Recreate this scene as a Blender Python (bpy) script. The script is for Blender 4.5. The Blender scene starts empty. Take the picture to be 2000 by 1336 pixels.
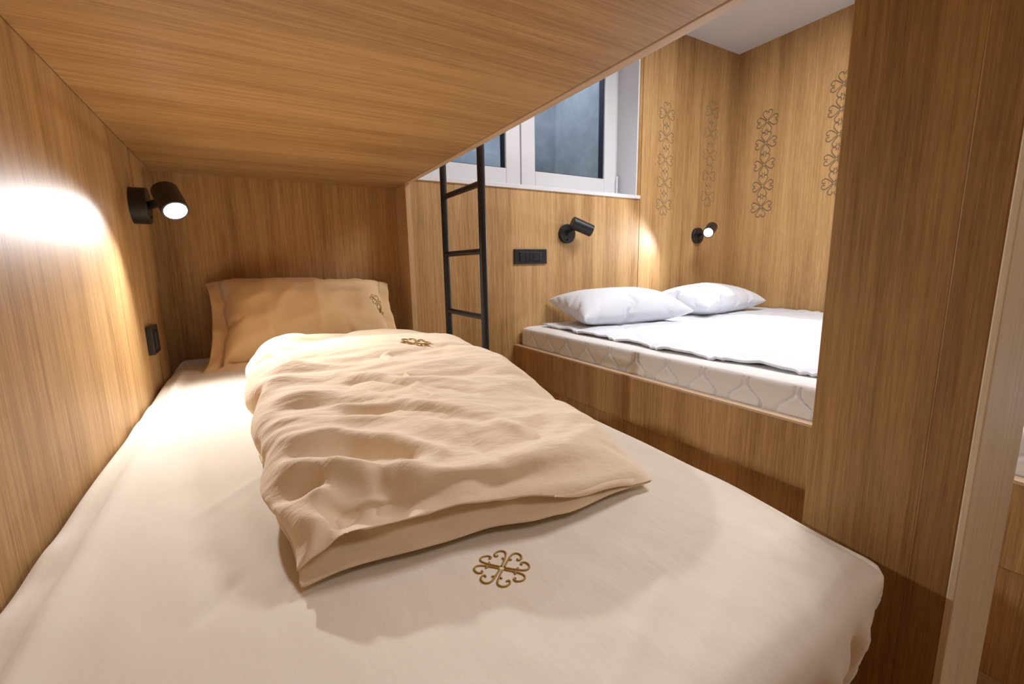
import bpy, bmesh, math
import numpy as np
from mathutils import Vector, Matrix, noise
from mathutils.bvhtree import BVHTree

# ------------------------------------------------------------------ camera
# Working units: 1 u = 0.34 m, origin at the eye, X along the window wall, Y towards it, Z up.
U = .34
EYE = 2.5 * U                      # eye height over the floor (m)
def W(x, y, z): return Vector((x*U, y*U, z*U + EYE))
sc = bpy.context.scene
def make_camera():
    cx, cy = 1000., 668.
    va = np.array([482-cx, 531-cy]); vb = np.array([2481-cx, 495-cy])
    f = math.sqrt(-(va @ vb))
    a = np.array([va[0], -va[1], -f]); a /= np.linalg.norm(a)
    b = np.array([vb[0], -vb[1], -f]); b /= np.linalg.norm(b)
    b -= a*(a @ b); b /= np.linalg.norm(b)
    R = Matrix((tuple(b), tuple(a), tuple(np.cross(b, a))))
    cd = bpy.data.cameras.new('camera'); co = bpy.data.objects.new('camera', cd)
    sc.collection.objects.link(co)
    co.matrix_world = Matrix.Translation(W(0, 0, 0)) @ R.to_4x4()
    cd.sensor_width = 36; cd.lens = f/2000*36; cd.clip_start = .02; cd.clip_end = 50
    sc.camera = co
make_camera()

# ------------------------------------------------------------------ world, light, exposure
sc.view_settings.view_transform = 'Standard'; sc.view_settings.look = 'None'
sc.view_settings.gamma = 1; sc.view_settings.exposure = -0.10
world = bpy.data.worlds.new('evening_sky'); sc.world = world; world.use_nodes = True
world.node_tree.nodes['Background'].inputs[0].default_value = (.55, .66, .90, 1)
world.node_tree.nodes['Background'].inputs[1].default_value = .9
def lamp(name, kind, loc, power, color=(1, 1, 1), aim=None, **k):
    ld = bpy.data.lights.new(name, kind); lo = bpy.data.objects.new(name, ld)
    sc.collection.objects.link(lo); ld.energy = power; ld.color = color
    lo.location = W(*loc)
    if aim is not None: lo.rotation_euler = Vector(aim).to_track_quat('-Z', 'Y').to_euler()
    for a_, v_ in k.items(): setattr(ld, a_, v_)
    return lo
L1 = Vector((-.45, 4.62, .50)); D1 = Vector((.28, -.65, -.70)).normalized()      # reading lamp over the lower bunk
L2 = Vector((7.50, 5.42, .57)); D2 = Vector((-.84, -.38, -.36)).normalized()     # reading lamp over the double bed
lamp('bunk_lamp_beam', 'SPOT', L1+D1*.03, 33, (.97, .98, 1), D1, spot_size=math.radians(128), spot_blend=.8, shadow_soft_size=.018)
lamp('double_bed_lamp_beam', 'SPOT', L2+D2*.03, 24, (.94, .96, 1), D2, spot_size=math.radians(130), spot_blend=.25, shadow_soft_size=.02)
lamp('room_ceiling_light_far', 'AREA', (5.6, 2.6, 4.05), 36, (.97, .97, 1), (0, 0, -1), shape='RECTANGLE', size=.9, size_y=.5)
lamp('room_ceiling_light_near', 'AREA', (2.6, -2.6, 4.05), 11, (.97, .97, 1), (0, 0, -1), shape='RECTANGLE', size=.9, size_y=.5)
lamp('lightwell_fill', 'AREA', (4.5, 8.2, 5.5), 26, (.88, .93, 1), (0, .1, -1), shape='RECTANGLE', size=1.2, size_y=.5)  # added fill for the concrete outside, standing in for sky light

# ------------------------------------------------------------------ materials
def new_mat(name):
    m = bpy.data.materials.new(name); m.use_nodes = True
    return m, m.node_tree, m.node_tree.nodes['Principled BSDF']
def N(nt, t, **k):
    n = nt.nodes.new(t)
    for a_, v_ in k.items(): setattr(n, a_, v_)
    return n
def wood(name, axis, dark=(.27, .130, .036), light=(.61, .38, .165), rough=.5, off=0.0):
    m, nt, bs = new_mat(name)
    tc = N(nt, 'ShaderNodeTexCoord')
    def mp(across, along):
        s = [across]*3; s['xyz'.index(axis)] = along
        q = N(nt, 'ShaderNodeMapping'); q.inputs['Scale'].default_value = s
        q.inputs['Location'].default_value = (off, off*1.7, off*.6)
        nt.links.new(tc.outputs['Object'], q.inputs['Vector']); return q
    def nz(mapn, detail, rgh=.6):
        q = N(nt, 'ShaderNodeTexNoise'); q.inputs['Scale'].default_value = 1
        q.inputs['Detail'].default_value = detail; q.inputs['Roughness'].default_value = rgh
        nt.links.new(mapn.outputs[0], q.inputs['Vector']); return q
    broad = nz(mp(11, .35), 3, .5)
    fine = nz(mp(120, 3.0), 6, .7)
    pore = nz(mp(420, 14), 3, .7)
    def mad(a_, b_, c_):
        q = N(nt, 'ShaderNodeMath', operation='MULTIPLY_ADD')
        nt.links.new(a_, q.inputs[0]); q.inputs[1].default_value = b_
        if isinstance(c_, float): q.inputs[2].default_value = c_
        else: nt.links.new(c_, q.inputs[2])
        return q.outputs[0]
    v = mad(pore.outputs[0], .95, -.475)
    v = mad(fine.outputs[0], 1.35, v)
    v = mad(broad.outputs[0], 1.15, v)
    cr = N(nt, 'ShaderNodeValToRGB')
    cr.color_ramp.elements[0].position = .72; cr.color_ramp.elements[0].color = dark + (1,)
    cr.color_ramp.elements[1].position = 1.50; cr.color_ramp.elements[1].color = light + (1,)
    mr = N(nt, 'ShaderNodeMapRange'); mr.inputs['From Min'].default_value = .55; mr.inputs['From Max'].default_value = 1.8
    nt.links.new(v, mr.inputs['Value'])
    cr.color_ramp.elements[0].position = .17; cr.color_ramp.elements[1].position = .80
    nt.links.new(mr.outputs[0], cr.inputs[0]); nt.links.new(cr.outputs[0], bs.inputs['Base Color'])
    bs.inputs['Roughness'].default_value = rough
    bs.inputs['Specular IOR Level'].default_value = .4
    bp = N(nt, 'ShaderNodeBump'); bp.inputs['Strength'].default_value = .12; bp.inputs['Distance'].default_value = .0006
    nt.links.new(v, bp.inputs['Height']); nt.links.new(bp.outputs[0], bs.inputs['Normal'])
    return m
def plain(name, col, rough=.5, metal=0, emit=None, estr=0, spec=None):
    m, nt, bs = new_mat(name)
    bs.inputs['Base Color'].default_value = col + (1,); bs.inputs['Roughness'].default_value = rough
    bs.inputs['Metallic'].default_value = metal
    if spec is not None: bs.inputs['Specular IOR Level'].default_value = spec
    if emit: bs.inputs['Emission Color'].default_value = emit + (1,); bs.inputs['Emission Strength'].default_value = estr
    return m
def fabric(name, col, scale=60, bump=.25, dist=.002, rough=.85, weave=900, sheen=.25, stretch=(1, 1, 1)):
    m, nt, bs = new_mat(name)
    bs.inputs['Base Color'].default_value = col + (1,); bs.inputs['Roughness'].default_value = rough
    bs.inputs['Sheen Weight'].default_value = sheen; bs.inputs['Specular IOR Level'].default_value = .25
    tc = N(nt, 'ShaderNodeTexCoord'); mpn = N(nt, 'ShaderNodeMapping'); mpn.inputs['Scale'].default_value = stretch
    nt.links.new(tc.outputs['Object'], mpn.inputs['Vector'])
    a_ = N(nt, 'ShaderNodeTexNoise'); a_.inputs['Scale'].default_value = scale; a_.inputs['Detail'].default_value = 4
    b_ = N(nt, 'ShaderNodeTexNoise'); b_.inputs['Scale'].default_value = weave; b_.inputs['Detail'].default_value = 1
    nt.links.new(mpn.outputs[0], a_.inputs['Vector']); nt.links.new(tc.outputs['Object'], b_.inputs['Vector'])
    b1 = N(nt, 'ShaderNodeBump'); b1.inputs['Strength'].default_value = bump; b1.inputs['Distance'].default_value = dist
    b2 = N(nt, 'ShaderNodeBump'); b2.inputs['Strength'].default_value = .15; b2.inputs['Distance'].default_value = .0004
    nt.links.new(a_.outputs[0], b1.inputs['Height']); nt.links.new(b_.outputs[0], b2.inputs['Height'])
    nt.links.new(b1.outputs[0], b2.inputs['Normal']); nt.links.new(b2.outputs[0], bs.inputs['Normal'])
    return m
WOODZ = wood('oak_grain_upright', 'z'); WOODX = wood('oak_grain_across', 'x', off=3.1)
WOODY = wood('oak_grain_lengthwise', 'y', off=1.3)
WOODP = wood('oak_grain_upright_shaded', 'z', dark=(.17, .078, .020), light=(.43, .25, .090), off=5.7)  # same oak, darkened: shade on the foot panel is put into the colour
WOODE = wood('lit_oak_edge', 'z', dark=(.56, .45, .30), light=(.78, .67, .50), off=8.0, rough=.5)  # oak made paler: room light on the post front is in its colour
WOODL = wood('light_oak_edge', 'y', dark=(.56, .37, .22), light=(.76, .56, .38), off=2.0)
WOODV = wood('light_oak_edge_upright', 'z', dark=(.46, .28, .13), light=(.66, .44, .24), off=2.0)
FLOORM = wood('oak_floor', 'y', dark=(.20, .10, .035), light=(.38, .21, .09), off=9.0)
PAINT = plain('white_ceiling_paint', (.66, .65, .63), .9)
WHITE = plain('white_window_plastic', (.74, .74, .76), .35)
REVEAL = plain('white_plaster_reveal', (.72, .72, .75), .8)
BLACK = plain('black_powder_coated_metal', (.012, .012, .014), .42)
BLACKP = plain('black_switch_plastic', (.016, .017, .020), .35)
RUBBER = plain('dark_window_gasket', (.01, .012, .03), .5)
CHROME = plain('lamp_reflector', (.7, .7, .72), .2, 1)
GLOW = plain('lit_lamp_lens', (1, 1, 1), .3, emit=(1, .98, .95), estr=14)
DARKLINE = plain('shadow_gap', (.05, .028, .012), .8)
TAN = fabric('tan_cotton', (.84, .675, .475), scale=26, bump=.6, dist=.005, stretch=(1, 2.2, 1))
TANP = fabric('shaded_tan_pillowcase', (.80, .57, .31), scale=24, bump=.25, dist=.003)  # the duvet's cotton, deepened: the pillow's warm shade is in the colour
SHEET = fabric('cream_cotton_sheet', (.83, .745, .62), scale=18, bump=.35, dist=.004, stretch=(2.5, 1, 1))
WHITEF = fabric('white_quilted_cotton', (.74, .77, .83), scale=90, bump=.25, dist=.0015)
KNIT = fabric('white_mattress_ticking', (.86, .85, .83), scale=160, bump=.35, dist=.001)
GOLD = plain('gold_embroidery_thread', (.40, .23, .045), .55)
def concrete():
    m, nt, bs = new_mat('blue_grey_concrete')
    tc = N(nt, 'ShaderNodeTexCoord'); n1 = N(nt, 'ShaderNodeTexNoise'); n1.inputs['Scale'].default_value = 2.2; n1.inputs['Detail'].default_value = 9; n1.inputs['Roughness'].default_value = .65
    cr = N(nt, 'ShaderNodeValToRGB')
    cr.color_ramp.elements[0].position = .3; cr.color_ramp.elements[0].color = (.17, .19, .21, 1)
    cr.color_ramp.elements[1].position = .72; cr.color_ramp.elements[1].color = (.36, .385, .41, 1)
    nt.links.new(tc.outputs['Object'], n1.inputs['Vector']); nt.links.new(n1.outputs[0], cr.inputs[0]); nt.links.new(cr.outputs[0], bs.inputs['Base Color'])
    bs.inputs['Roughness'].default_value = .9
    return m
CONC = concrete()
def glass():
    m, nt, bs = new_mat('window_glass')
    out = nt.nodes['Material Output']
    tr = N(nt, 'ShaderNodeBsdfTransparent'); tr.inputs[0].default_value = (.9, .94, .97, 1)
    gl = N(nt, 'ShaderNodeBsdfGlossy'); gl.inputs['Roughness'].default_value = .02
    fr = N(nt, 'ShaderNodeFresnel'); fr.inputs[0].default_value = 1.5
    ge = N(nt, 'ShaderNodeNewGeometry'); mu = N(nt, 'ShaderNodeMath', operation='MULTIPLY_ADD'); nt.links.new(ge.outputs['Backfacing'], mu.inputs[0]); mu.inputs[1].default_value = -1; mu.inputs[2].default_value = 1
    m2 = N(nt, 'ShaderNodeMath', operation='MULTIPLY'); nt.links.new(mu.outputs[0], m2.inputs[0]); nt.links.new(fr.outputs[0], m2.inputs[1])
    mx = N(nt, 'ShaderNodeMixShader'); nt.links.new(m2.outputs[0], mx.inputs[0]); nt.links.new(tr.outputs[0], mx.inputs[1]); nt.links.new(gl.outputs[0], mx.inputs[2])
    nt.links.new(mx.outputs[0], out.inputs['Surface']); return m
GLASS = glass()
def engr():
    m, nt, bs = new_mat('engraved_line')
    bs.inputs['Base Color'].default_value = (.20, .135, .075, 1); bs.inputs['Roughness'].default_value = .4
    return m
ENGR = engr()

# ------------------------------------------------------------------ mesh helpers (coordinates in u)
def mesh_obj(name, verts, faces, mat, parent=None, smooth=False, mats=None, fm=None):
    """verts are world-space metres; a child keeps them through the parent's inverse location"""
    me = bpy.data.meshes.new(name)
    off = parent_loc(parent)
    me.from_pydata([tuple(Vector(v)-off) for v in verts], [], faces)
    for mm in (mats or [mat]): me.materials.append(mm)
    if fm: me.polygons.foreach_set('material_index', fm)
    if smooth: me.polygons.foreach_set('use_smooth', [True]*len(me.polygons))
    me.update()
    o = bpy.data.objects.new(name, me); sc.collection.objects.link(o)
    if parent is not None: o.parent = parent
    return o
def parent_loc(p):
    v = Vector((0, 0, 0))
    while p is not None: v += p.location; p = p.parent
    return v
class MB:
    def __init__(s): s.v = []; s.f = []
    def add(s, vs, fs):
        n = len(s.v); s.v += vs; s.f += [[i+n for i in q] for q in fs]
    def box(s, x0, x1, y0, y1, z0, z1):
        vs = [W(x, y, z) for z in (z0, z1) for y in (y0, y1) for x in (x0, x1)]
        s.add(vs, [[0, 2, 3, 1], [4, 5, 7, 6], [0, 1, 5, 4], [2, 6, 7, 3], [0, 4, 6, 2], [1, 3, 7, 5]])
        return s
    def cyl(s, a, b, r, n=24, r2=None, caps=True):
        """a, b in u; r in u"""
        a = W(*a); b = W(*b); r *= U; r2 = r if r2 is None else r2*U
        d = (b-a).normalized(); q = d.to_track_quat('Z', 'Y')
        vs = []
        for p, rr in ((a, r), (b, r2)):
            for i in range(n):
                t = 2*math.pi*i/n; vs.append(p + q @ Vector((rr*math.cos(t), rr*math.sin(t), 0)))
        fs = [[i, (i+1) % n, n+(i+1) % n, n+i] for i in range(n)]
        if caps: fs += [list(range(n))[::-1], list(range(n, 2*n))]
        s.add(vs, fs); return s
    def lathe(s, a, d, prof, n=32):
        """prof: list of (t, r) in u along direction d from a"""
        a = W(*a); q = Vector(d).normalized().to_track_quat('Z', 'Y'); vs = []
        for t_, r in prof:
            for i in range(n):
                t = 2*math.pi*i/n; vs.append(a + q @ Vector((r*U*math.cos(t), r*U*math.sin(t), t_*U)))
        fs = []
        for k in range(len(prof)-1):
            for i in range(n): fs.append([k*n+i, k*n+(i+1) % n, (k+1)*n+(i+1) % n, (k+1)*n+i])
        fs += [list(range(n))[::-1], list(range((len(prof)-1)*n, len(prof)*n))]
        s.add(vs, fs); return s
    def tube(s, pts, r, n=6):
        """pts: world metres"""
        vs = []; m = len(pts); fs = []
        prev = None
        for k in range(m):
            t = (pts[min(k+1, m-1)]-pts[max(k-1, 0)]).normalized()
            u_ = Vector((0, 0, 1)) if prev is None else prev
            u_ = (u_ - t*u_.dot(t))
            if u_.length < 1e-4: u_ = Vector((1, 0, 0)) - t*t.x
            u_.normalize(); prev = u_; w_ = t.cross(u_)
            for i in range(n):
                a_ = 2*math.pi*i/n; vs.append(pts[k] + (u_*math.cos(a_)+w_*math.sin(a_))*r)
        for k in range(m-1):
            for i in range(n): fs.append([k*n+i, k*n+(i+1) % n, (k+1)*n+(i+1) % n, (k+1)*n+i])
        fs += [list(range(n))[::-1], list(range((m-1)*n, m*n))]
        s.add(vs, fs); return s
    def build(s, name, mat, parent=None, bevel=0, smooth=False, seg=2):
        o = mesh_obj(name, s.v, s.f, mat, parent, smooth)
        if bevel:
            md = o.modifiers.new('bevel', 'BEVEL'); md.width = bevel; md.segments = seg; md.limit_method = 'ANGLE'; md.angle_limit = math.radians(40)
            md.harden_normals = False
        return o
def smooth_by_angle(o, deg=35):
    me = o.data
    me.polygons.foreach_set('use_smooth', [True]*len(me.polygons))
    me.set_sharp_from_angle(angle=math.radians(deg))
def thing(name, label, cat, loc, group=None):
    o = bpy.data.objects.new(name, None); sc.collection.objects.link(o)
    o.location = W(*loc); o.empty_display_size = .05
    o['label'] = label; o['category'] = cat
    if group: o['group'] = group
    return o
def tag(o, label, cat, group=None):
    o['label'] = label; o['category'] = cat
    if group: o['group'] = group
    return o
def struct(o, label=None, cat=None):
    o['kind'] = 'structure'
    if label: o['label'] = label
    if cat: o['category'] = cat
    return o

# ------------------------------------------------------------------ room shell
FZ = -2.5; CZ = 4.14; YW = 6.0; XL = -.8; XR = 8.97; YB = -5.0
struct(MB().box(XL-2.5, XR+.3, YB-.3, YW+.3, FZ-.3, FZ).build('floor', FLOORM), 'brown oak floor of the sleeping room', 'floor')
struct(MB().box(XL-2.5, XR+.3, YB-.3, YW+.6, CZ, CZ+.3).build('ceiling', PAINT), 'plain light grey painted ceiling', 'ceiling')
# left wall: main board, a narrow seam, then a strip to the head niche
wl = MB().box(XL-.1, XL, YB, 5.28, FZ, CZ).box(XL-.1, XL-.02, 5.28, 5.31, FZ, CZ).box(XL-.1, XL, 5.31, 5.80, FZ, CZ).box(XL-2.5, XL-.1, 5.2, 5.80, FZ, CZ)
struct(wl.build('wall_left', WOODZ), 'oak veneered wall along the left side of the lower bunk', 'wall')
WX0, WX1, WZ0, WZ1 = 1.97, 6.22, 1.21, 3.80
we = MB()
we.box(1.97, WX0, YW, YW+.1, FZ, CZ) if False else None
we.box(1.97, 6.29, YW, YW+.08, FZ, WZ0).box(6.305, XR+.3, YW, YW+.08, FZ, CZ).box(6.29, 6.305, YW+.02, YW+.08, FZ, CZ)
we.box(WX1, 6.29, YW, YW+.08, WZ0, CZ).box(WX0, WX1, YW, YW+.08, WZ1, CZ)
wall_end = struct(we.build('wall_back', WOODZ), 'oak panelled end wall below and beside the window', 'wall')
# masonry behind the panelling
mz = MB().box(XL-2.5, WX0, YW+.48, YW+.62, FZ, CZ).box(WX1+.02, XR+.3, YW+.08, YW+.62, FZ, CZ).box(WX0, WX1+.02, YW+.08, YW+.62, FZ, WZ0-.03).box(WX0, WX1+.02, YW+.08, YW+.62, WZ1, CZ)
struct(mz.build('wall_outer', REVEAL), 'masonry wall behind the oak panelling', 'wall')
wall_right = struct(MB().box(XR, XR+.1, YB, YW, FZ, CZ).build('wall_right', WOODZ), 'oak panelled wall beside the double bed with carved clover columns', 'wall')
struct(MB().box(XL-2.5, XR+.3, YB-.1, YB, FZ, CZ).build('wall_front', WOODZ), 'oak panelled wall behind the camera', 'wall')

# ------------------------------------------------------------------ window
win = bpy.data.objects.new('window_1', None); sc.collection.objects.link(win); win.location = W(4.1, 6.5, WZ0)
struct(win, 'white two-sash basement window over the ladder, looking on concrete', 'window')
YF = 6.50
fr = MB().box(WX1-.03, WX1+.02, YW+.004, 6.62, WZ0, WZ1).box(WX0-.02, WX0+.02, YW+.004, 6.62, WZ0, WZ1).box(WX0, WX1, YW+.004, 6.62, WZ1-.03, WZ1)
fr.build('window_reveal', REVEAL, win)
MB().box(WX0, WX1+.06, YW-.03, 6.55, WZ0-.03, WZ0+.03).build('window_sill', WHITE, win, bevel=.002)
def ring(mb, x0, x1, z0, z1, w, y0, y1):
    mb.box(x0, x0+w, y0, y1, z0, z1).box(x1-w, x1, y0, y1, z0, z1).box(x0+w, x1-w, y0, y1, z0, z0+w).box(x0+w, x1-w, y0, y1, z1-w, z1)
    return mb
ring(MB(), WX0+.02, WX1-.03, WZ0+.03, WZ1-.03, .10, YF+.0, YF+.12).build('window_frame', WHITE, win, bevel=.003)
def sash(x0, x1):
    s = ring(MB(), x0, x1, WZ0+.09, WZ1-.09, .27, YF-.06, YF+.06).build('sash', WHITE, win, bevel=.004)
    ring(MB(), x0+.255, x1-.255, WZ0+.345, WZ1-.345, .03, YF-.02, YF+.10).build('gasket', RUBBER, s)
    MB().box(x0+.26, x1-.26, YF+.03, YF+.045, WZ0+.35, WZ1-.35).build('pane', GLASS, s)
    return s
sash(WX0+.10, 4.015); sash(4.035, WX1-.12)
MB().cyl((WX1-.10, YF-.08, WZ0+.12), (WX1-.10, YF-.08, WZ0+.42), .022, 12).cyl((WX1-.10, YF-.08, WZ0+.21), (WX1-.10, YF-.08, WZ0+.23), .028, 12).build('hinge', WHITE, win)
# the concrete light well outside
lw = MB().box(XL-1, 8.2, 9.4, 9.7, -.5, 8).box(6.9, 7.2, 6.7, 9.4, -.5, 8).box(-.6, -.3, 6.7, 9.4, -.5, 8).box(-.6, 7.2, 6.62, 9.7, -.7, -.5)
struct(lw.build('wall_outside', CONC), 'blue grey concrete walls of the light well beyond the window', 'wall')
ld_ = MB().box(6.82, 6.9, 6.7, 9.4, -.5, 2.55).box(-.3, 6.9, 9.32, 9.4, -.5, 2.55)
struct(ld_.build('trim_1', CONC), 'lower concrete ledge in the light well', 'ledge')

# ------------------------------------------------------------------ clover motif
def heart_strokes():
    """one scrolled heart pointing outwards along +x, tip at the centre; two mirrored strokes (unit: motif radius 1)"""
    half = [(.11, .03), (.30, .21), (.50, .39), (.66, .50), (.80, .53), (.92, .46), (.97, .33), (.94, .18), (.86, .10), (.77, .09), (.735, .15), (.77, .19)]
    lobe = [(.46, .36), (.48, .29), (.55, .285)]
    out = []
    for sgn in (1, -1):
        out.append([(x, y*sgn) for x, y in half]); out.append([(x, y*sgn) for x, y in lobe])
    return out
def catmull(p, k=4):
    q = [p[0]]+list(p)+[p[-1]]; out = []
    for i in range(1, len(q)-2):
        for j in range(k):
            t = j/k; a, b, c, d = q[i-1], q[i], q[i+1], q[i+2]
            out.append(tuple(.5*((2*b[m])+(-a[m]+c[m])*t+(2*a[m]-5*b[m]+4*c[m]-d[m])*t*t+(-a[m]+3*b[m]-3*c[m]+d[m])*t**3) for m in (0, 1)))
    out.append(tuple(p[-1])); return out
def clover(rot, plain_heart=False):
    """list of 2-D polylines of the four-heart motif"""
    res = []
    for k in range(4):
        a = rot + k*math.pi/2
        for st in (PLAIN if plain_heart else heart_strokes()):
            res.append([(x*math.cos(a)-y*math.sin(a), x*math.sin(a)+y*math.cos(a)) for x, y in catmull(st)])
    return res
PLAIN = [[(x, y*g_) for x, y in ((.10, .03), (.30, .20), (.50, .36), (.68, .45), (.84, .43), (.95, .33), (.97, .20), (.90, .10), (.80, .07), (.72, .12))] for g_ in (1, -1)]
# carved columns of clovers: x-facing wall and end wall
def column(parent, plane, c, z0, z1, n, rad, thick=.0030):
    mb = MB()
    for i in range(n):
        z = z0 + (z1-z0)*i/(n-1)
        for pl in clover(0, True):
            pts = []
            for a_, b_ in pl:
                a2 = a_*rad; b2 = b_*rad
                pts.append(W(c+a2, YW-.001, z+b2) if plane == 'y' else W(XR-.001, c-a2, z+b2))
            mb.tube(pts, thick, 4)
    return mb.build('carved_clovers', ENGR, parent)
column(wall_end, 'y', 6.93, 2.72, 1.12, 5, .20, .0020)
column(wall_end, 'y', 8.22, 2.95, 1.35, 5, .20, .0016)
column(wall_right, 'x', 5.32, 2.70, 1.10, 5, .205, .0030)
column(wall_right, 'x', 4.05, 2.95, 1.35, 5, .20)
column(wall_right, 'x', 2.78, 2.66, 1.10, 5, .20)

# ------------------------------------------------------------------ lower bunk structure
bunk = thing('bunk_bed', 'oak veneered bunk bed frame with flat upper deck above the cream bed', 'bunk bed', (.6, 3, FZ))
MB().box(XL+.005, 1.872, .42, 5.86, 1.10, 1.16).box(XL+.005, 1.872, 5.86, 6.33, 1.10, 1.16).build('upper_deck', WOODX, bunk)
MB().box(1.888, 1.955, .42, 5.86, 1.10, 1.75).build('upper_side_rail', WOODL, bunk, bevel=.0015)
MB().box(XL-2.4, 1.89, 6.34, 6.46, FZ, CZ).build('headboard', WOODZ, bunk)
MB().box(1.885, 1.955, 5.87, 6.34, FZ, CZ-.02).build('head_panel', WOODV, bunk, bevel=.0015)
MB().box(XL+.02, 1.82, .62, 6.30, -2.46, -1.48).build('bed_base', WOODZ, bunk)
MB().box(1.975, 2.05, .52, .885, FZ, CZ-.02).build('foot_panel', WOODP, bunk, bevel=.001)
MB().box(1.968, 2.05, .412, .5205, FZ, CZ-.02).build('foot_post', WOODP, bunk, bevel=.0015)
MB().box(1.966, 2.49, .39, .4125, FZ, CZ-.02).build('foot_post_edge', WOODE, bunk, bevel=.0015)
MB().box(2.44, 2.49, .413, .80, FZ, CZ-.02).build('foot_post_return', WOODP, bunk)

# ------------------------------------------------------------------ rounded mattress meshes
def rounded_block(x0, x1, y0, y1, z0, z1, rx, ry, rz, nx, ny, nz, disp=None, power=2.0):
    """closed box surface grid with rounded edges; disp(x,y,z,nrm)->offset vector (u)"""
    idx = {}; V = []; F = []
    def key(i, j, k):
        t = (i, j, k)
        if t in idx: return idx[t]
        p = Vector((x0+(x1-x0)*i/nx, y0+(y1-y0)*j/ny, z0+(z1-z0)*k/nz))
        c = Vector((min(max(p.x, x0+rx), x1-rx), min(max(p.y, y0+ry), y1-ry), min(max(p.z, z0+rz), z1-rz)))
        d = p-c; e = Vector((d.x/rx, d.y/ry, d.z/rz))
        L = e.length
        if L > 1e-9:
            m = max(abs(e.x), abs(e.y), abs(e.z))
            e2 = e/L*m
            nrm = Vector((e2.x/rx, e2.y/ry, e2.z/rz)).normalized() if m > 1e-9 else Vector((0, 0, 1))
            p = c + Vector((e2.x*rx, e2.y*ry, e2.z*rz))
        else: nrm = Vector((0, 0, 1))
        if disp: p = p + disp(p, nrm)
        idx[t] = len(V); V.append(W(*p)); return idx[t]
    for i in range(nx):
        for j in range(ny):
            F.append([key(i, j, nz), key(i+1, j, nz), key(i+1, j+1, nz), key(i, j+1, nz)])
            F.append([key(i, j, 0), key(i, j+1, 0), key(i+1, j+1, 0), key(i+1, j, 0)])
    for i in range(nx):
        for k in range(nz):
            F.append([key(i, 0, k), key(i+1, 0, k), key(i+1, 0, k+1), key(i, 0, k+1)])
            F.append([key(i, ny, k), key(i, ny, k+1), key(i+1, ny, k+1), key(i+1, ny, k)])
    for j in range(ny):
        for k in range(nz):
            F.append([key(0, j, k), key(0, j, k+1), key(0, j+1, k+1), key(0, j+1, k)])
            F.append([key(nx, j, k), key(nx, j+1, k), key(nx, j+1, k+1), key(nx, j, k+1)])
    return V, F
def sst(a, b, x):
    t = min(max((x-a)/(b-a), 0), 1); return t*t*(3-2*t)
def seg_d(px, py, ax, ay, bx, by):
    dx, dy = bx-ax, by-ay; t = max(0, min(1, ((px-ax)*dx+(py-ay)*dy)/(dx*dx+dy*dy)))
    return math.hypot(px-ax-dx*t, py-ay-dy*t), t
FOLDS = [  # ax, ay, bx, by, height, width  -- soft creases in the fitted sheet
    (-.60, .80, -.62, 3.4, .026, .026), (-.62, 3.4, -.66, 5.6, .028, .030), (-.70, 1.0, -.72, 4.6, -.012, .03), (-.50, .75, -.52, 2.2, -.008, .06),
    (-.22, 1.42, -.12, 1.62, -.012, .020), (-.30, 2.1, .05, 2.5, .006, .02),
    (.55, .60, 1.30, .98, .006, .018), (.70, .55, 1.45, .80, .004, .02), (1.50, .60, 1.62, .82, .010, .03), (1.60, .58, 1.72, .95, .008, .03),
    (-.2, .9, .4, .75, .005, .03), (1.30, .52, 1.52, .72, -.010, .035)]
def sheet_disp(p, n):
    o = Vector((0, 0, 0))
    up = sst(.3, .9, n.z)
    if up > 0:
        h = 0
        for ax, ay, bx, by, hh, w in FOLDS:
            if abs(p.x-(ax+bx)/2) < 1.2 and min(ay, by)-.3 < p.y < max(ay, by)+.3:
                d, t = seg_d(p.x, p.y, ax, ay, bx, by); h += hh*math.exp(-(d/w)**2)*min(1, 5*t*(1-t)+.15)
        h += .010*noise.noise(Vector((p.x*1.3, p.y*1.3, 0))) + .003*noise.noise(Vector((p.x*9+p.y*3, p.y*4, 2)))
        h -= .05*sst(1.5, 1.95, p.x)*sst(1.9, .6, p.y)       # the foot corner sinks
        h += .035*sst(1.4, 1.8, p.x)*sst(1.8, 3.0, p.y)
        # crinkles gathered along the wall side
        e = sst(-.55, -.80, p.x); h += e*.012*math.sin(p.y*9+math.sin(p.y*3.1)*2)
        o.z += h*up
    side = sst(.5, .9, -n.y)
    if side > 0:      # gathered folds on the foot end
        dep = sst(-1.08, -1.25, p.z)
        t = p.x*22 + (p.z+1.1)*9 + 2*noise.noise(Vector((p.x*3, p.z*2, 5)))
        o.y += side*(.022*math.sin(t)+.012*math.sin(t*1.9+1))*dep + side*.05*sst(-1.15, -1.45, p.z)
    sidex = sst(.5, .9, n.x)
    if sidex > 0:
        o.x += sidex*.02*math.sin(p.y*16+p.z*8)*sst(-1.1, -1.3, p.z)
    # plan corner is drawn in
    cx = sst(1.2, 1.93, p.x)*sst(1.3, .5, p.y)
    o.x -= .09*cx; o.y += .05*cx
    return o
V, F = rounded_block(XL+.012, 1.93, .47, 6.32, -1.50, -1.0, .10, .10, .09, 110, 210, 14, sheet_disp)
mattress = thing('mattress', 'single mattress under a cream fitted sheet on the lower bunk', 'mattress', (.55, 3.3, -1.5))
sheet = mesh_obj('fitted_sheet', V, F, SHEET, mattress, smooth=True)
SHEET_BVH = BVHTree.FromPolygons(V, F)

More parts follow.
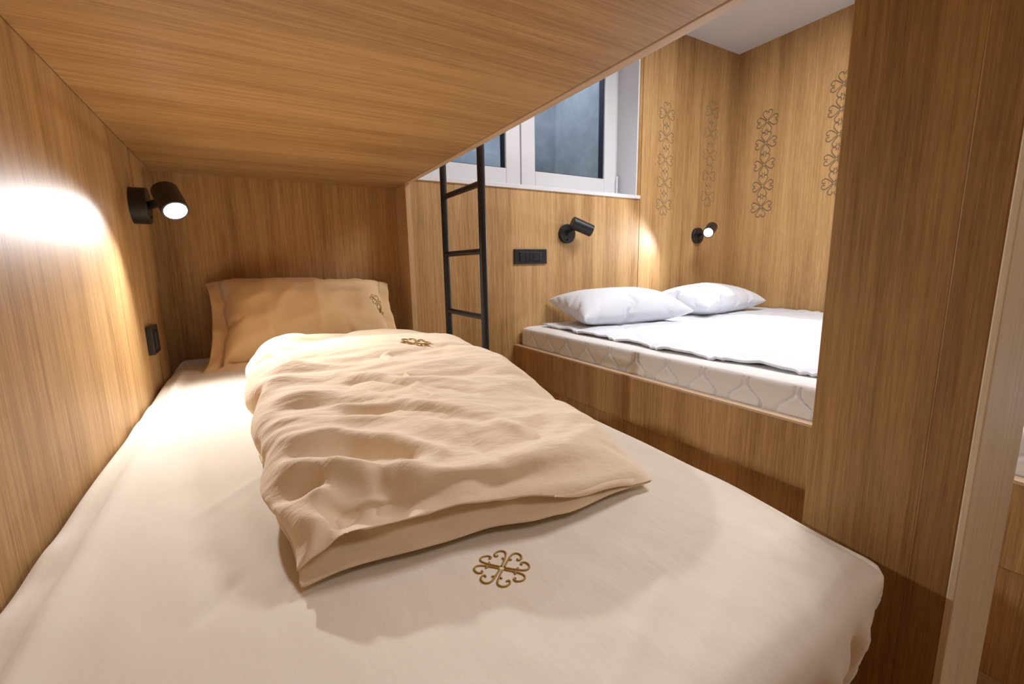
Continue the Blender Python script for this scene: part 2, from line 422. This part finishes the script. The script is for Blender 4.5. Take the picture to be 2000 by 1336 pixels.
# ------------------------------------------------------------------ cloth: pouches settled by the cloth solver
def pouch(nu, nv, fn):
    """closed two-sided cloth; fn(u, v, side) -> (x, y, z) in u; rim vertices are shared"""
    V = []; idx = {}; Fq = []
    for s in (0, 1):
        for j in range(nv+1):
            for i in range(nu+1):
                rim = i in (0, nu) or j in (0, nv)
                if s == 1 and rim: idx[s, i, j] = idx[0, i, j]; continue
                idx[s, i, j] = len(V); V.append(fn(i/nu, j/nv, s))
    for s in (0, 1):
        for j in range(nv):
            for i in range(nu):
                q = [idx[s, i, j], idx[s, i+1, j], idx[s, i+1, j+1], idx[s, i, j+1]]
                Fq.append(q if s == 0 else q[::-1])
    loop = [idx[0, i, 0] for i in range(nu)] + [idx[0, nu, j] for j in range(nv)] + [idx[0, i, nv] for i in range(nu, 0, -1)] + [idx[0, 0, j] for j in range(nv, 0, -1)]
    return V, Fq, loop
def temp_obj(V, Fq):
    m = bpy.data.meshes.new('cloth_draft'); m.from_pydata(V, [], Fq); m.update()
    o = bpy.data.objects.new('cloth_draft', m); sc.collection.objects.link(o); return o
def settle(V, Fq, frames, pressure, shrink, pins=None, stiff=20, bend=.1, air=6, mass=.2, gravity=1, solids=()):
    temps = []
    for (sv, sf, th) in solids:
        o = temp_obj(sv, sf); o.modifiers.new('c', 'COLLISION'); o.collision.thickness_outer = th
        o.collision.thickness_inner = .05; o.collision.cloth_friction = 20; temps.append(o)
    o = temp_obj(V, Fq); temps.append(o)
    m = o.modifiers.new('cloth', 'CLOTH'); s = m.settings
    s.quality = 10; s.mass = mass; s.tension_stiffness = s.compression_stiffness = stiff; s.shear_stiffness = 5
    s.bending_stiffness = bend; s.tension_damping = s.compression_damping = s.shear_damping = 5; s.air_damping = air
    s.shrink_min = shrink; s.use_pressure = True; s.uniform_pressure_force = pressure; s.effector_weights.gravity = gravity
    if pins:
        g = o.vertex_groups.new(name='pin'); g.add(list(pins), 1, 'REPLACE'); s.vertex_group_mass = 'pin'; s.pin_stiffness = 1
    m.collision_settings.distance_min = .006
    m.point_cache.frame_start = 1; m.point_cache.frame_end = frames+1
    for f in range(1, frames+1): sc.frame_set(f)
    me = o.evaluated_get(bpy.context.evaluated_depsgraph_get()).to_mesh()
    co = np.zeros(len(me.vertices)*3); me.vertices.foreach_get('co', co); co = co.reshape(-1, 3).copy()
    for t in temps: bpy.data.objects.remove(t, do_unlink=True)
    sc.frame_set(1)
    return co
def nz3(x, y, z): return noise.noise(Vector((x, y, z)))
def ease_through(t, knots):
    for k in range(len(knots)-1):
        (a_, va), (b_, vb) = knots[k], knots[k+1]
        if t <= b_: return va + (vb-va)*sst(a_, b_, t)
    return knots[-1][1]
def duvet_outline(u, v):
    near = lambda u: (.03+1.48*u, 1.28-.05*u**1.5+.025*math.sin(u*7)+.012*math.sin(u*17))
    far = lambda u: (-.06+1.72*u, 4.75+.12*math.sin(u*3.1)-.15*u)
    left = lambda v: (.03-.09*v-.04*math.sin(v*3.1)+.015*math.sin(v*31), 1.36+3.39*v)
    right = lambda v: (1.49+.30*math.sin(min(v*1.9, 1.57))-.13*v**2, 1.26+3.34*v)
    n_, f_, l_, r_ = near(u), far(u), left(v), right(v)
    c00, c10, c01, c11 = near(0), near(1), far(0), far(1)
    return tuple((1-v)*n_[k]+v*f_[k]+(1-u)*l_[k]+u*r_[k]-((1-u)*(1-v)*c00[k]+u*(1-v)*c10[k]+(1-u)*v*c01[k]+u*v*c11[k]) for k in (0, 1))
FLOOR_SHEET = ([(-3, -1, -.985), (5, -1, -.985), (5, 8, -.985), (-3, 8, -.985)], [[0, 1, 2, 3]], .004)
def rim_d(u, v): return min(min(u, 1-u)*1.7, min(v, 1-v)*3.4)
DRAPES = [   # polyline in u, height, width
    ([(.02, 1.88), (.20, 1.78), (.38, 1.68), (.52, 1.52), (.62, 1.44), (.80, 1.34), (1.15, 1.26)], .040, .045),
    ([(.05, 1.36), (.15, 1.50), (.20, 1.42)], .030, .035), ([(.03, 1.44), (.10, 1.58), (.21, 1.74), (.32, 1.64)], .035, .035),
    ([(.36, 2.42), (.64, 2.26), (.85, 2.00), (1.05, 1.72)], .028, .045), ([(.04, 2.12), (.26, 2.08), (.46, 1.88), (.62, 1.66)], .038, .045),
    ([(.10, 1.97), (.28, 1.92), (.46, 1.70)], -.055, .055), ([(.14, 1.42), (.23, 1.57), (.34, 1.60), (.38, 1.48)], -.055, .055),
    ([(.0, 1.74), (.13, 1.72)], -.035, .045), ([(.42, 2.30), (.66, 2.12), (.95, 1.86)], -.040, .050),
    ([(.50, 2.76), (.74, 2.42), (1.02, 2.28)], -.035, .050), ([(.45, 2.95), (.75, 2.62), (1.10, 2.45)], .022, .050),
    ([(.82, 2.45), (.76, 2.0), (.80, 1.45)], -.014, .016), ([(.30, 3.3), (.70, 3.1), (1.2, 3.1)], -.022, .06),
    ([(.08, 2.5), (.35, 2.5), (.60, 2.35)], -.030, .045), ([(.05, 2.62), (.35, 2.64)], .020, .04)]
def build_duvet():
    def under(u, v, s):
        x, y = duvet_outline(u, v); d = rim_d(u, v)
        return (x, y, -.955 + (.10*min(1, d/.25) if s == 0 else -.015*min(1, d/.1)))
    V, Fl, rim = pouch(36, 64, under)
    cl = settle(V, Fl, 40, 2.6, -.06, rim, 20, .3, solids=[FLOOR_SHEET])
    hem = [(0, -.90), (.05, -.84), (.11, -.78), (.35, -.78), (.52, -.81), (.75, -.90), (1, -.96)]
    def rim_z(u, v):
        zn = ease_through(u, hem); zl = -.87+.03*math.sin(v*19); zr = -.93+.06*sst(.15, .5, v); zf = -.80
        wn, wf, wl, wr = math.exp(-(v/.05)**2), math.exp(-((1-v)/.05)**2), math.exp(-(u/.06)**2), math.exp(-((1-u)/.08)**2)
        wn *= 2.5
        return (wn*zn+wf*zf+wl*zl+wr*zr)/(wn+wf+wl+wr+1e-9)
    def upp(u, v, s):
        x, y = duvet_outline(u, v); y += .03*math.exp(-(v/.04)**2)*(1-.5*u)
        k = min(1, rim_d(u, v)/.3); zs = rim_z(u, v)
        n = nz3(x*.9+y*.5, y*1.9-x*.6, 3)*.06 + nz3(x*2.2+y, y*3.6-x*1.2, 9)*.03
        if s == 0: z = zs*(1-k) + (-.60+.05*math.sin(v*2.6)+n)*k
        else: z = zs*(1-k) + (-.74+n*.2)*k
        return (x, y, z)
    V, Fu, rim2 = pouch(64, 112, upp)
    cu = settle(V, Fu, 42, 2.0, -.05, rim2, 25, .05, air=5, mass=.3, solids=[FLOOR_SHEET, ([tuple(c) for c in cl], Fl, .010)])
    # flatten towards the near side
    def flat(c):
        out = []
        for x, y, z in c:
            k = (1-.33*sst(3.7, 1.3, y))*(1-.10*sst(.8, 1.7, x)*sst(3.6, 1.6, y))*(1+.07*sst(3.0, 4.2, y))
            out.append((x, y, -.985+(z+.985)*k))
        return out
    cl, cu = flat(cl), flat(cu)
    cl = [(x+.012*nz3(x*5, y*3, z*9), y+(.030*nz3(x*4.5, 2, z*10)+.014*nz3(x*11, 5, z*16))*sst(1.9, 1.4, y)*min(1, (z+.985)/.06), z) for x, y, z in cl]
    # finer drapes over the upper cloth, dying out towards the rim
    n0 = 65*113; res = []
    for it in range(2):
        old = list(cu)
        for j in range(1, 112):
            for i in range(1, 64):
                q = j*65+i; nb = [old[q-1], old[q+1], old[q-65], old[q+65]]
                cu[q] = tuple(.5*old[q][k]+.125*sum(c[k] for c in nb) for k in (0, 1, 2))
    for q, (x, y, z) in enumerate(cu):
        if q < n0:
            i, j = q % 65, q//65; m = min(1, rim_d(i/64, j/112)/.16)
            wx = x+.25*nz3(x*1.2, y*1.2, 7); wy = y+.22*nz3(x*1.5, y*.9, 11)+.16*(x-.3)*(1.6 if y < 2.4 else 1)
            r1 = 1-2.2*abs(nz3(wx*.55, wy*2.0, 1.5)); r2 = 1-2.2*abs(nz3(wx*.95+3, wy*4.8, 4.2)); r3 = 1-2*abs(nz3(wx*1.5+5, wy*10.5, 8.8))
            side = 1+1.2*sst(.5, 0, x)
            g1 = (1-2*abs(nz3(x*.9+2, (y+.35*x)*9, 3.3)))*sst(.55, .05, x)
            h = .018*r1 + .012*r2*side*sst(1.5, .5, x) + .006*r3*side + .016*g1
            for pts, rise, spread in DRAPES:
                if abs(y-pts[0][1]) > 1.6: continue
                d = min(seg_d(x, y, *pts[k], *pts[k+1])[0] for k in range(len(pts)-1))
                if d < spread*3: h += rise*math.exp(-(d/spread)**2)
            z += h*m*.9; 
        res.append((x, y, z))
    return (cl, Fl), (res, Fu)
def build_pillow(w, h, pressure, seed, bulge, flange=0, nu=44, nv=30):
    def f(u, v, s):
        a = u*2-1; b = v*2-1
        x = a*w/2*(1+bulge*(1-b*b)); y = b*h/2*(1+bulge*2.2*(1-a*a)); k = max(0, 1-abs(a)**3)*max(0, 1-abs(b)**3)
        return (x, y, (.12*k+nz3(u*5, v*4, seed+s*3)*.03*k)*(1 if s == 0 else -1))
    V, Fp, rim = pouch(nu, nv, f)
    co = [tuple(c) for c in settle(V, Fp, 36, pressure, -.03, None, 30, .08, gravity=0)]
    if flange:
        # pressed-in laundry creases on the upper face
        for q in range((nu+1)*(nv+1)):
            a = (q % (nu+1))/nu*2-1; b = (q//(nu+1))/nv*2-1; x, y, z = co[q]
            c = sum(math.exp(-((a-ca)/.022)**2) for ca in (-.45, .05, .52))*sst(.75, .5, abs(b)) + .6*math.exp(-((b-.12)/.03)**2)*sst(.8, .6, abs(a))
            pull = .030*(1-2.4*abs(nz3(a*2.2+b*1.5, b*3-a*1.2, 31)))*(1-abs(a)**4)*(1-abs(b)**4)
            co[q] = (x, y, z+.016*c+pull)
        n = len(rim); base = len(co)
        for side in (.006, -.006):
            for ring in (.5, 1):
                for k, i in enumerate(rim):
                    p = Vector(co[i])
                    u_, v_ = ((k/nu, 0) if k < nu else (1, (k-nu)/nv) if k < nu+nv else (1-(k-nu-nv)/nu, 1) if k < 2*nu+nv else (0, 1-(k-2*nu-nv)/nv))
                    u_, v_ = u_*2-1, v_*2-1
                    q = Vector((u_*(w/2+flange*(.45+.55*abs(v_)**3))*(.985+.015*v_*v_), v_*(h/2+flange*(.12+.88*abs(u_)**7))*(.97+.03*u_*u_), 0))
                    q = p.lerp(q, ring)
                    q.z = p.z*(1-ring) + side + (.022*math.sin(k*.47)+.012*math.sin(k*1.3+seed))*ring - .09*ring*(abs(u_*v_)**4)*(1 if v_ > 0 else 0)
                    if v_ > 0: q.y -= .10*ring*abs(u_)**5*sst(0, .9, v_)
                    elif u_ < 0: q.x -= .12*ring*abs(u_*v_)**5; q.y -= .05*ring*abs(u_*v_)**5
                    co.append(tuple(q))
        Fp = list(Fp)
        for k in range(n):
            k2 = (k+1) % n
            T0 = lambda r, kk: base+r*n+kk
            Fp.append([rim[k], T0(0, k), T0(0, k2), rim[k2]]); Fp.append([T0(0, k), T0(1, k), T0(1, k2), T0(0, k2)])
            Fp.append([rim[k2], T0(2, k2), T0(2, k), rim[k]]); Fp.append([T0(2, k2), T0(3, k2), T0(3, k), T0(2, k)])
            Fp.append([T0(1, k), T0(3, k), T0(3, k2), T0(1, k2)])
    return co, Fp
def subsurf(o, l=1):
    m = o.modifiers.new('smooth', 'SUBSURF'); m.levels = l; m.render_levels = l
def embroider(name, bvh, centre, rad, rot, parent, mat, thick, squash=1.0, direction=(0, 0, -1), up=(0, 1, 0), lift=.0006, n=6):
    """strokes of the clover pressed on a surface along 'direction'; centre in u"""
    d = Vector(direction).normalized(); u_ = Vector(up); u_ = (u_-d*u_.dot(d)).normalized(); r_ = d.cross(u_)
    c = W(*centre); mb = MB()
    for pl in clover(rot):
        pts = []
        for a_, b_ in pl:
            p = c + r_*(a_*rad*U) + u_*(b_*rad*squash*U) - d*.5
            hit = bvh.ray_cast(p, d)
            if hit[0] is not None: pts.append(hit[0]-d*lift)
        if len(pts) > 2: mb.tube(pts, thick, n)
    return mb.build(name, mat, parent, smooth=True)
embroider('embroidered_clover', SHEET_BVH, (.640, 1.179, -1), .090, math.radians(-3), sheet, GOLD, .00115)

duvet = thing('duvet', 'folded tan cotton duvet spread over the middle of the cream bed', 'duvet', (.8, 3, -1))
(lo_co, lo_f), (up_co, up_f) = build_duvet()
Vl = [W(*p) for p in lo_co]; Vu = [W(*p) for p in up_co]
dl = mesh_obj('lower_fold', Vl, lo_f, TAN, duvet, smooth=True); subsurf(dl)
du = mesh_obj('upper_fold', Vu, up_f, TAN, duvet, smooth=True); subsurf(du)
DB = BVHTree.FromPolygons(Vu, up_f)
embroider('embroidered_clover', DB, (1.14, 3.50, -.5), .12, math.radians(20), du, GOLD, .0016, lift=.001)

# tan pillow leaning on the headboard
def pillow_obj(name, key, mat, M, label, cat, group=None, parent=None):
    co, f = key
    vs = [M @ Vector(p) for p in co]
    base = Vector((sum(v.x for v in vs)/len(vs), sum(v.y for v in vs)/len(vs), min(v.z for v in vs)))
    me = bpy.data.meshes.new(name); me.from_pydata([tuple((v-base)*U) for v in vs], [], f); me.materials.append(mat)
    me.polygons.foreach_set('use_smooth', [True]*len(me.polygons))
    o = bpy.data.objects.new(name, me); sc.collection.objects.link(o); o.location = W(*base)
    tag(o, label, cat, group); subsurf(o)
    return o, [W(*v) for v in vs], f
def T(x, y, z): return Matrix.Translation((x, y, z))
def Rm(deg, ax): return Matrix.Rotation(math.radians(deg), 4, ax)
tp, tv, tf = pillow_obj('pillow', build_pillow(1.90, 1.22, 4.6, 7, .05, .10), TANP, T(.60, 5.73, -.56) @ Rm(2, 'Y') @ Rm(50, 'X'), 'tan pillow with pointed corners leaning against the oak headboard', 'pillow')
embroider('embroidered_clover', BVHTree.FromPolygons(tv, tf), (1.36, 5.6, -.42), .10, .3, tp, GOLD, .0014, direction=(0, .75, -.66), up=(0, .66, .75))

# ------------------------------------------------------------------ ladder
lad = thing('bunk_ladder', 'black metal ladder hooked on the upper bunk rail', 'ladder', (2.02, 4.4, FZ))
for y in (3.955, 4.90):
    MB().cyl((2.02, y, FZ+.002), (2.02, y, 1.9), .038, 20).build('ladder_rail', BLACK, lad, smooth=False)
for z in (1.45, .80, .16, -.495, -1.14, -1.80):
    MB().cyl((2.02, 3.97, z), (2.02, 4.885, z), .030, 16).build('rung', BLACK, lad)
for o in lad.children: smooth_by_angle(o)

# ------------------------------------------------------------------ wall lamps
def wall_lamp(mx, my, mz, nrm, P, D, lit, label, hl=.34, hr=.098, md=.062):
    """mount centre on a wall with normal nrm; head ends at P aiming D"""
    nrm = Vector(nrm); P = Vector(P); D = Vector(D).normalized(); m0 = Vector((mx, my, mz))
    t = thing('wall_lamp', label, 'lamp', (mx, my, mz), 'round black reading lamps')
    a = MB().lathe(m0, nrm, [(0, .155), (md-.007, .155), (md, .150)], 40).build('mount', BLACK, t); smooth_by_angle(a)
    back = P - D*hl; k = P - D*hl*.62
    sw = MB().cyl(m0+nrm*(md-.002)+Vector((0, 0, -.10)), m0+nrm*(md+.013)+Vector((0, 0, -.10)), .014, 12).build('button', BLACKP, t)
    ar = MB().cyl(m0+nrm*(md-.01), k, .035, 16).build('arm', BLACK, t); smooth_by_angle(ar)
    h = MB().lathe(back, D, [(0, hr*.93), (.008, hr), (hl-.004, hr), (hl, hr*.97), (hl, hr*.84), (hl-.03, hr*.80), (hl-.035, .01)], 40).build('head', BLACK, t); smooth_by_angle(h)
    if lit:
        MB().lathe(P-D*.028, D, [(0, hr*.82), (.024, hr*.82), (.030, hr*.55), (.032, .012)], 32).build('lens', GLOW, h, smooth=True)
    else:
        MB().lathe(P-D*.028, D, [(0, hr*.78), (.012, hr*.78)], 32).build('lens', CHROME, h)
    return t
wall_lamp(XL, 5.10, .585, (1, 0, 0), L1, D1, True, 'round black reading lamp, switched on, on the left wall above the cream bed', hl=.26, hr=.098, md=.12)
wall_lamp(4.61, YW, .525, (0, -1, 0), Vector((4.92, 5.72, .56)), Vector((.88, -.30, -.38)), False, 'round black reading lamp, switched off, on the back wall beside the ladder', hl=.36)
wall_lamp(7.93, YW, .56, (0, -1, 0), L2, D2, True, 'round black reading lamp, switched on, in the corner above the white pillows')

# ------------------------------------------------------------------ switches
def switch_plate(x0, x1, y0, y1, z0, z1, axis, label):
    if axis == 'y':
        t = thing('switch_panel', label, 'switch', ((x0+x1)/2, y1, z0))
        MB().box(x0, x1, y0, y1, z0, z1).build('plate', BLACKP, t, bevel=.0015)
        w = x1-x0; h = z1-z0; ins = MB().box(x0+w*.15, x1-w*.20, y0-.012, y0, z0+h*.2, z1-h*.2).build('insert', BLACKP, t, bevel=.001)
        for k in range(3): MB().box(x0+w*(.33+.12*k), x0+w*(.345+.12*k), y0-.016, y0-.012, z0+h*.25, z1-h*.25).build('rib', BLACK, ins)
    else:
        t = thing('switch_panel', label, 'switch', (x0, (y0+y1)/2, z0))
        MB().box(x0, x1, y0, y1, z0, z1).build('plate', BLACKP, t, bevel=.0015)
        w = y1-y0; h = z1-z0; MB().box(x1, x1+.012, y0+w*.25, y1-w*.25, z0+h*.2, z1-h*.2).build('insert', BLACKP, t, bevel=.001)
    return t
switch_plate(3.594, 4.205, YW-.03, YW, .045, .275, 'y', 'wide black switch and socket plate on the back wall between ladder and lamp')
switch_plate(XL, XL+.045, 4.83, 5.12, -.70, -.455, 'x', 'black socket plate on the left wall above the cream bed')

# ------------------------------------------------------------------ double bed
db = thing('double_bed', 'built-in oak double bed frame across the aisle under the switched-off lamp', 'bed', (6.2, 3, FZ))
Y0 = -.6
MB().box(3.58, 3.66, Y0, YW-.002, -1.76, -1.245).build('side_rail', WOODZ, db)
MB().box(3.575, 3.662, Y0, YW-.002, -1.245, -1.225).build('rail_edge', WOODL, db)
MB().box(3.63, 3.72, Y0, YW-.002, FZ+.002, -1.765).build('plinth', WOODZ, db)
MB().box(3.73, XR-.01, Y0, YW-.01, -1.42, -1.34).build('slatted_base', WOODZ, db)
MB().box(3.58, XR-.01, Y0-.07, Y0-.001, FZ+.002, -1.225).build('foot_board', WOODZ, db)
def bell(y, z, y0):
    """raised bell outline; returns height"""
    t = (z+1.235)/.22
    if t < 0 or t > 1.12: return 0, 0
    w = .128*(1-sst(.16, .86, t)) + .016
    d = abs(y-y0)-w
    return math.exp(-(d/.012)**2), (1 if d < 0 else 0)*math.exp(-max(0, .02+d)**2*400)
def dm_disp(p, n):
    o = Vector((0, 0, 0))
    s = sst(.4, .9, -n.x)
    if s > 0:
        yy = p.y-5.65; k = round(yy/-.43); y0 = 5.65-.43*k
        g, ins = bell(p.y, p.z, y0)
        o.x += s*(.022*g - .016*ins) if k >= 0 else 0
        o.x -= s*.008*math.sin(p.z*60)*0
    up = sst(.4, .9, n.z)
    o.z += up*.006*noise.noise(Vector((p.x*2, p.y*2, 1)))
    return o
V, F = rounded_block(3.69, XR-.015, Y0+.05, YW-.02, -1.335, -.945, .07, .07, .07, 40, 520, 44, dm_disp)
dm = mesh_obj('double_mattress', V, F, KNIT, None, smooth=True)
tag(dm, 'thick white double mattress with bell-shaped quilting along its side', 'mattress')
# quilted protector on top
def pz(x, y):
    h = -.902 + .012*noise.noise(Vector((x*1.6, y*1.6, 4)))
    for a, b in ((.62, .95), (.62, -.95)):
        pass
    t1 = (x*.55+y*.83)/.62; t2 = (x*.83-y*.55)/1.3
    for t in (t1, t1+.12): h -= .022*math.exp(-((t-round(t))/.035)**2)
    h -= .014*math.exp(-((t2-round(t2))/.03)**2)
    h += .012*noise.noise(Vector((x*5, y*8, 0))) + .012*(1-abs(noise.noise(Vector((x*2.1, y*3.1, 6))))*2.5)
    return h
nx, ny = 150, 200; V = []; F = []
for j in range(ny+1):
    for i in range(nx+1):
        v = j/ny; y = Y0+.2+(5.72-Y0-.2)*v
        xe = 3.90 + .05*math.sin(y*1.3+.5) + .025*math.sin(y*3.7) + .012*math.sin(y*9)
        x = xe + (XR-.03-xe)*(i/nx)**1.15
        yb = y + (.05*math.sin(x*2.1)+.02*math.sin(x*7))*v
        V.append((x, yb, pz(x, yb) + (.008 if i == 0 else 0)))
top = [W(*p) for p in V]; bot = [W(p[0], p[1], p[2]-.022) for p in V]; n0 = len(top)
g = lambda i, j: j*(nx+1)+i
for j in range(ny):
    for i in range(nx):
        F.append([g(i, j), g(i+1, j), g(i+1, j+1), g(i, j+1)]); F.append([n0+g(i, j), n0+g(i, j+1), n0+g(i+1, j+1), n0+g(i+1, j)])
for j in range(ny):
    F.append([g(0, j), g(0, j+1), n0+g(0, j+1), n0+g(0, j)]); F.append([g(nx, j), n0+g(nx, j), n0+g(nx, j+1), g(nx, j+1)])
for i in range(nx):
    F.append([g(i, 0), n0+g(i, 0), n0+g(i+1, 0), g(i+1, 0)]); F.append([g(i, ny), g(i+1, ny), n0+g(i+1, ny), n0+g(i, ny)])
prot = mesh_obj('mattress_protector', top+bot, F, WHITEF, None, smooth=True)
tag(prot, 'white quilted protector with wavy edge lying on the double mattress', 'mattress pad')
G = 'white pillows on the double bed'
WP = build_pillow(2.1, 1.25, 2.6, 1, .03)
ZS = Matrix.Diagonal((1, 1, .68, 1))
pillow_obj('pillow', WP, WHITEF, T(5.12, 5.24, -.645) @ Rm(-9, 'Z') @ Rm(10, 'X') @ ZS, 'white pillow on the double bed, nearer the switched-off lamp', 'pillow', G)
pillow_obj('pillow', WP, WHITEF, T(7.42, 5.25, -.65) @ Rm(6, 'Z') @ Rm(7, 'X') @ Rm(180, 'Z') @ ZS, 'white pillow on the double bed, in the corner under the lit lamp', 'pillow', G)
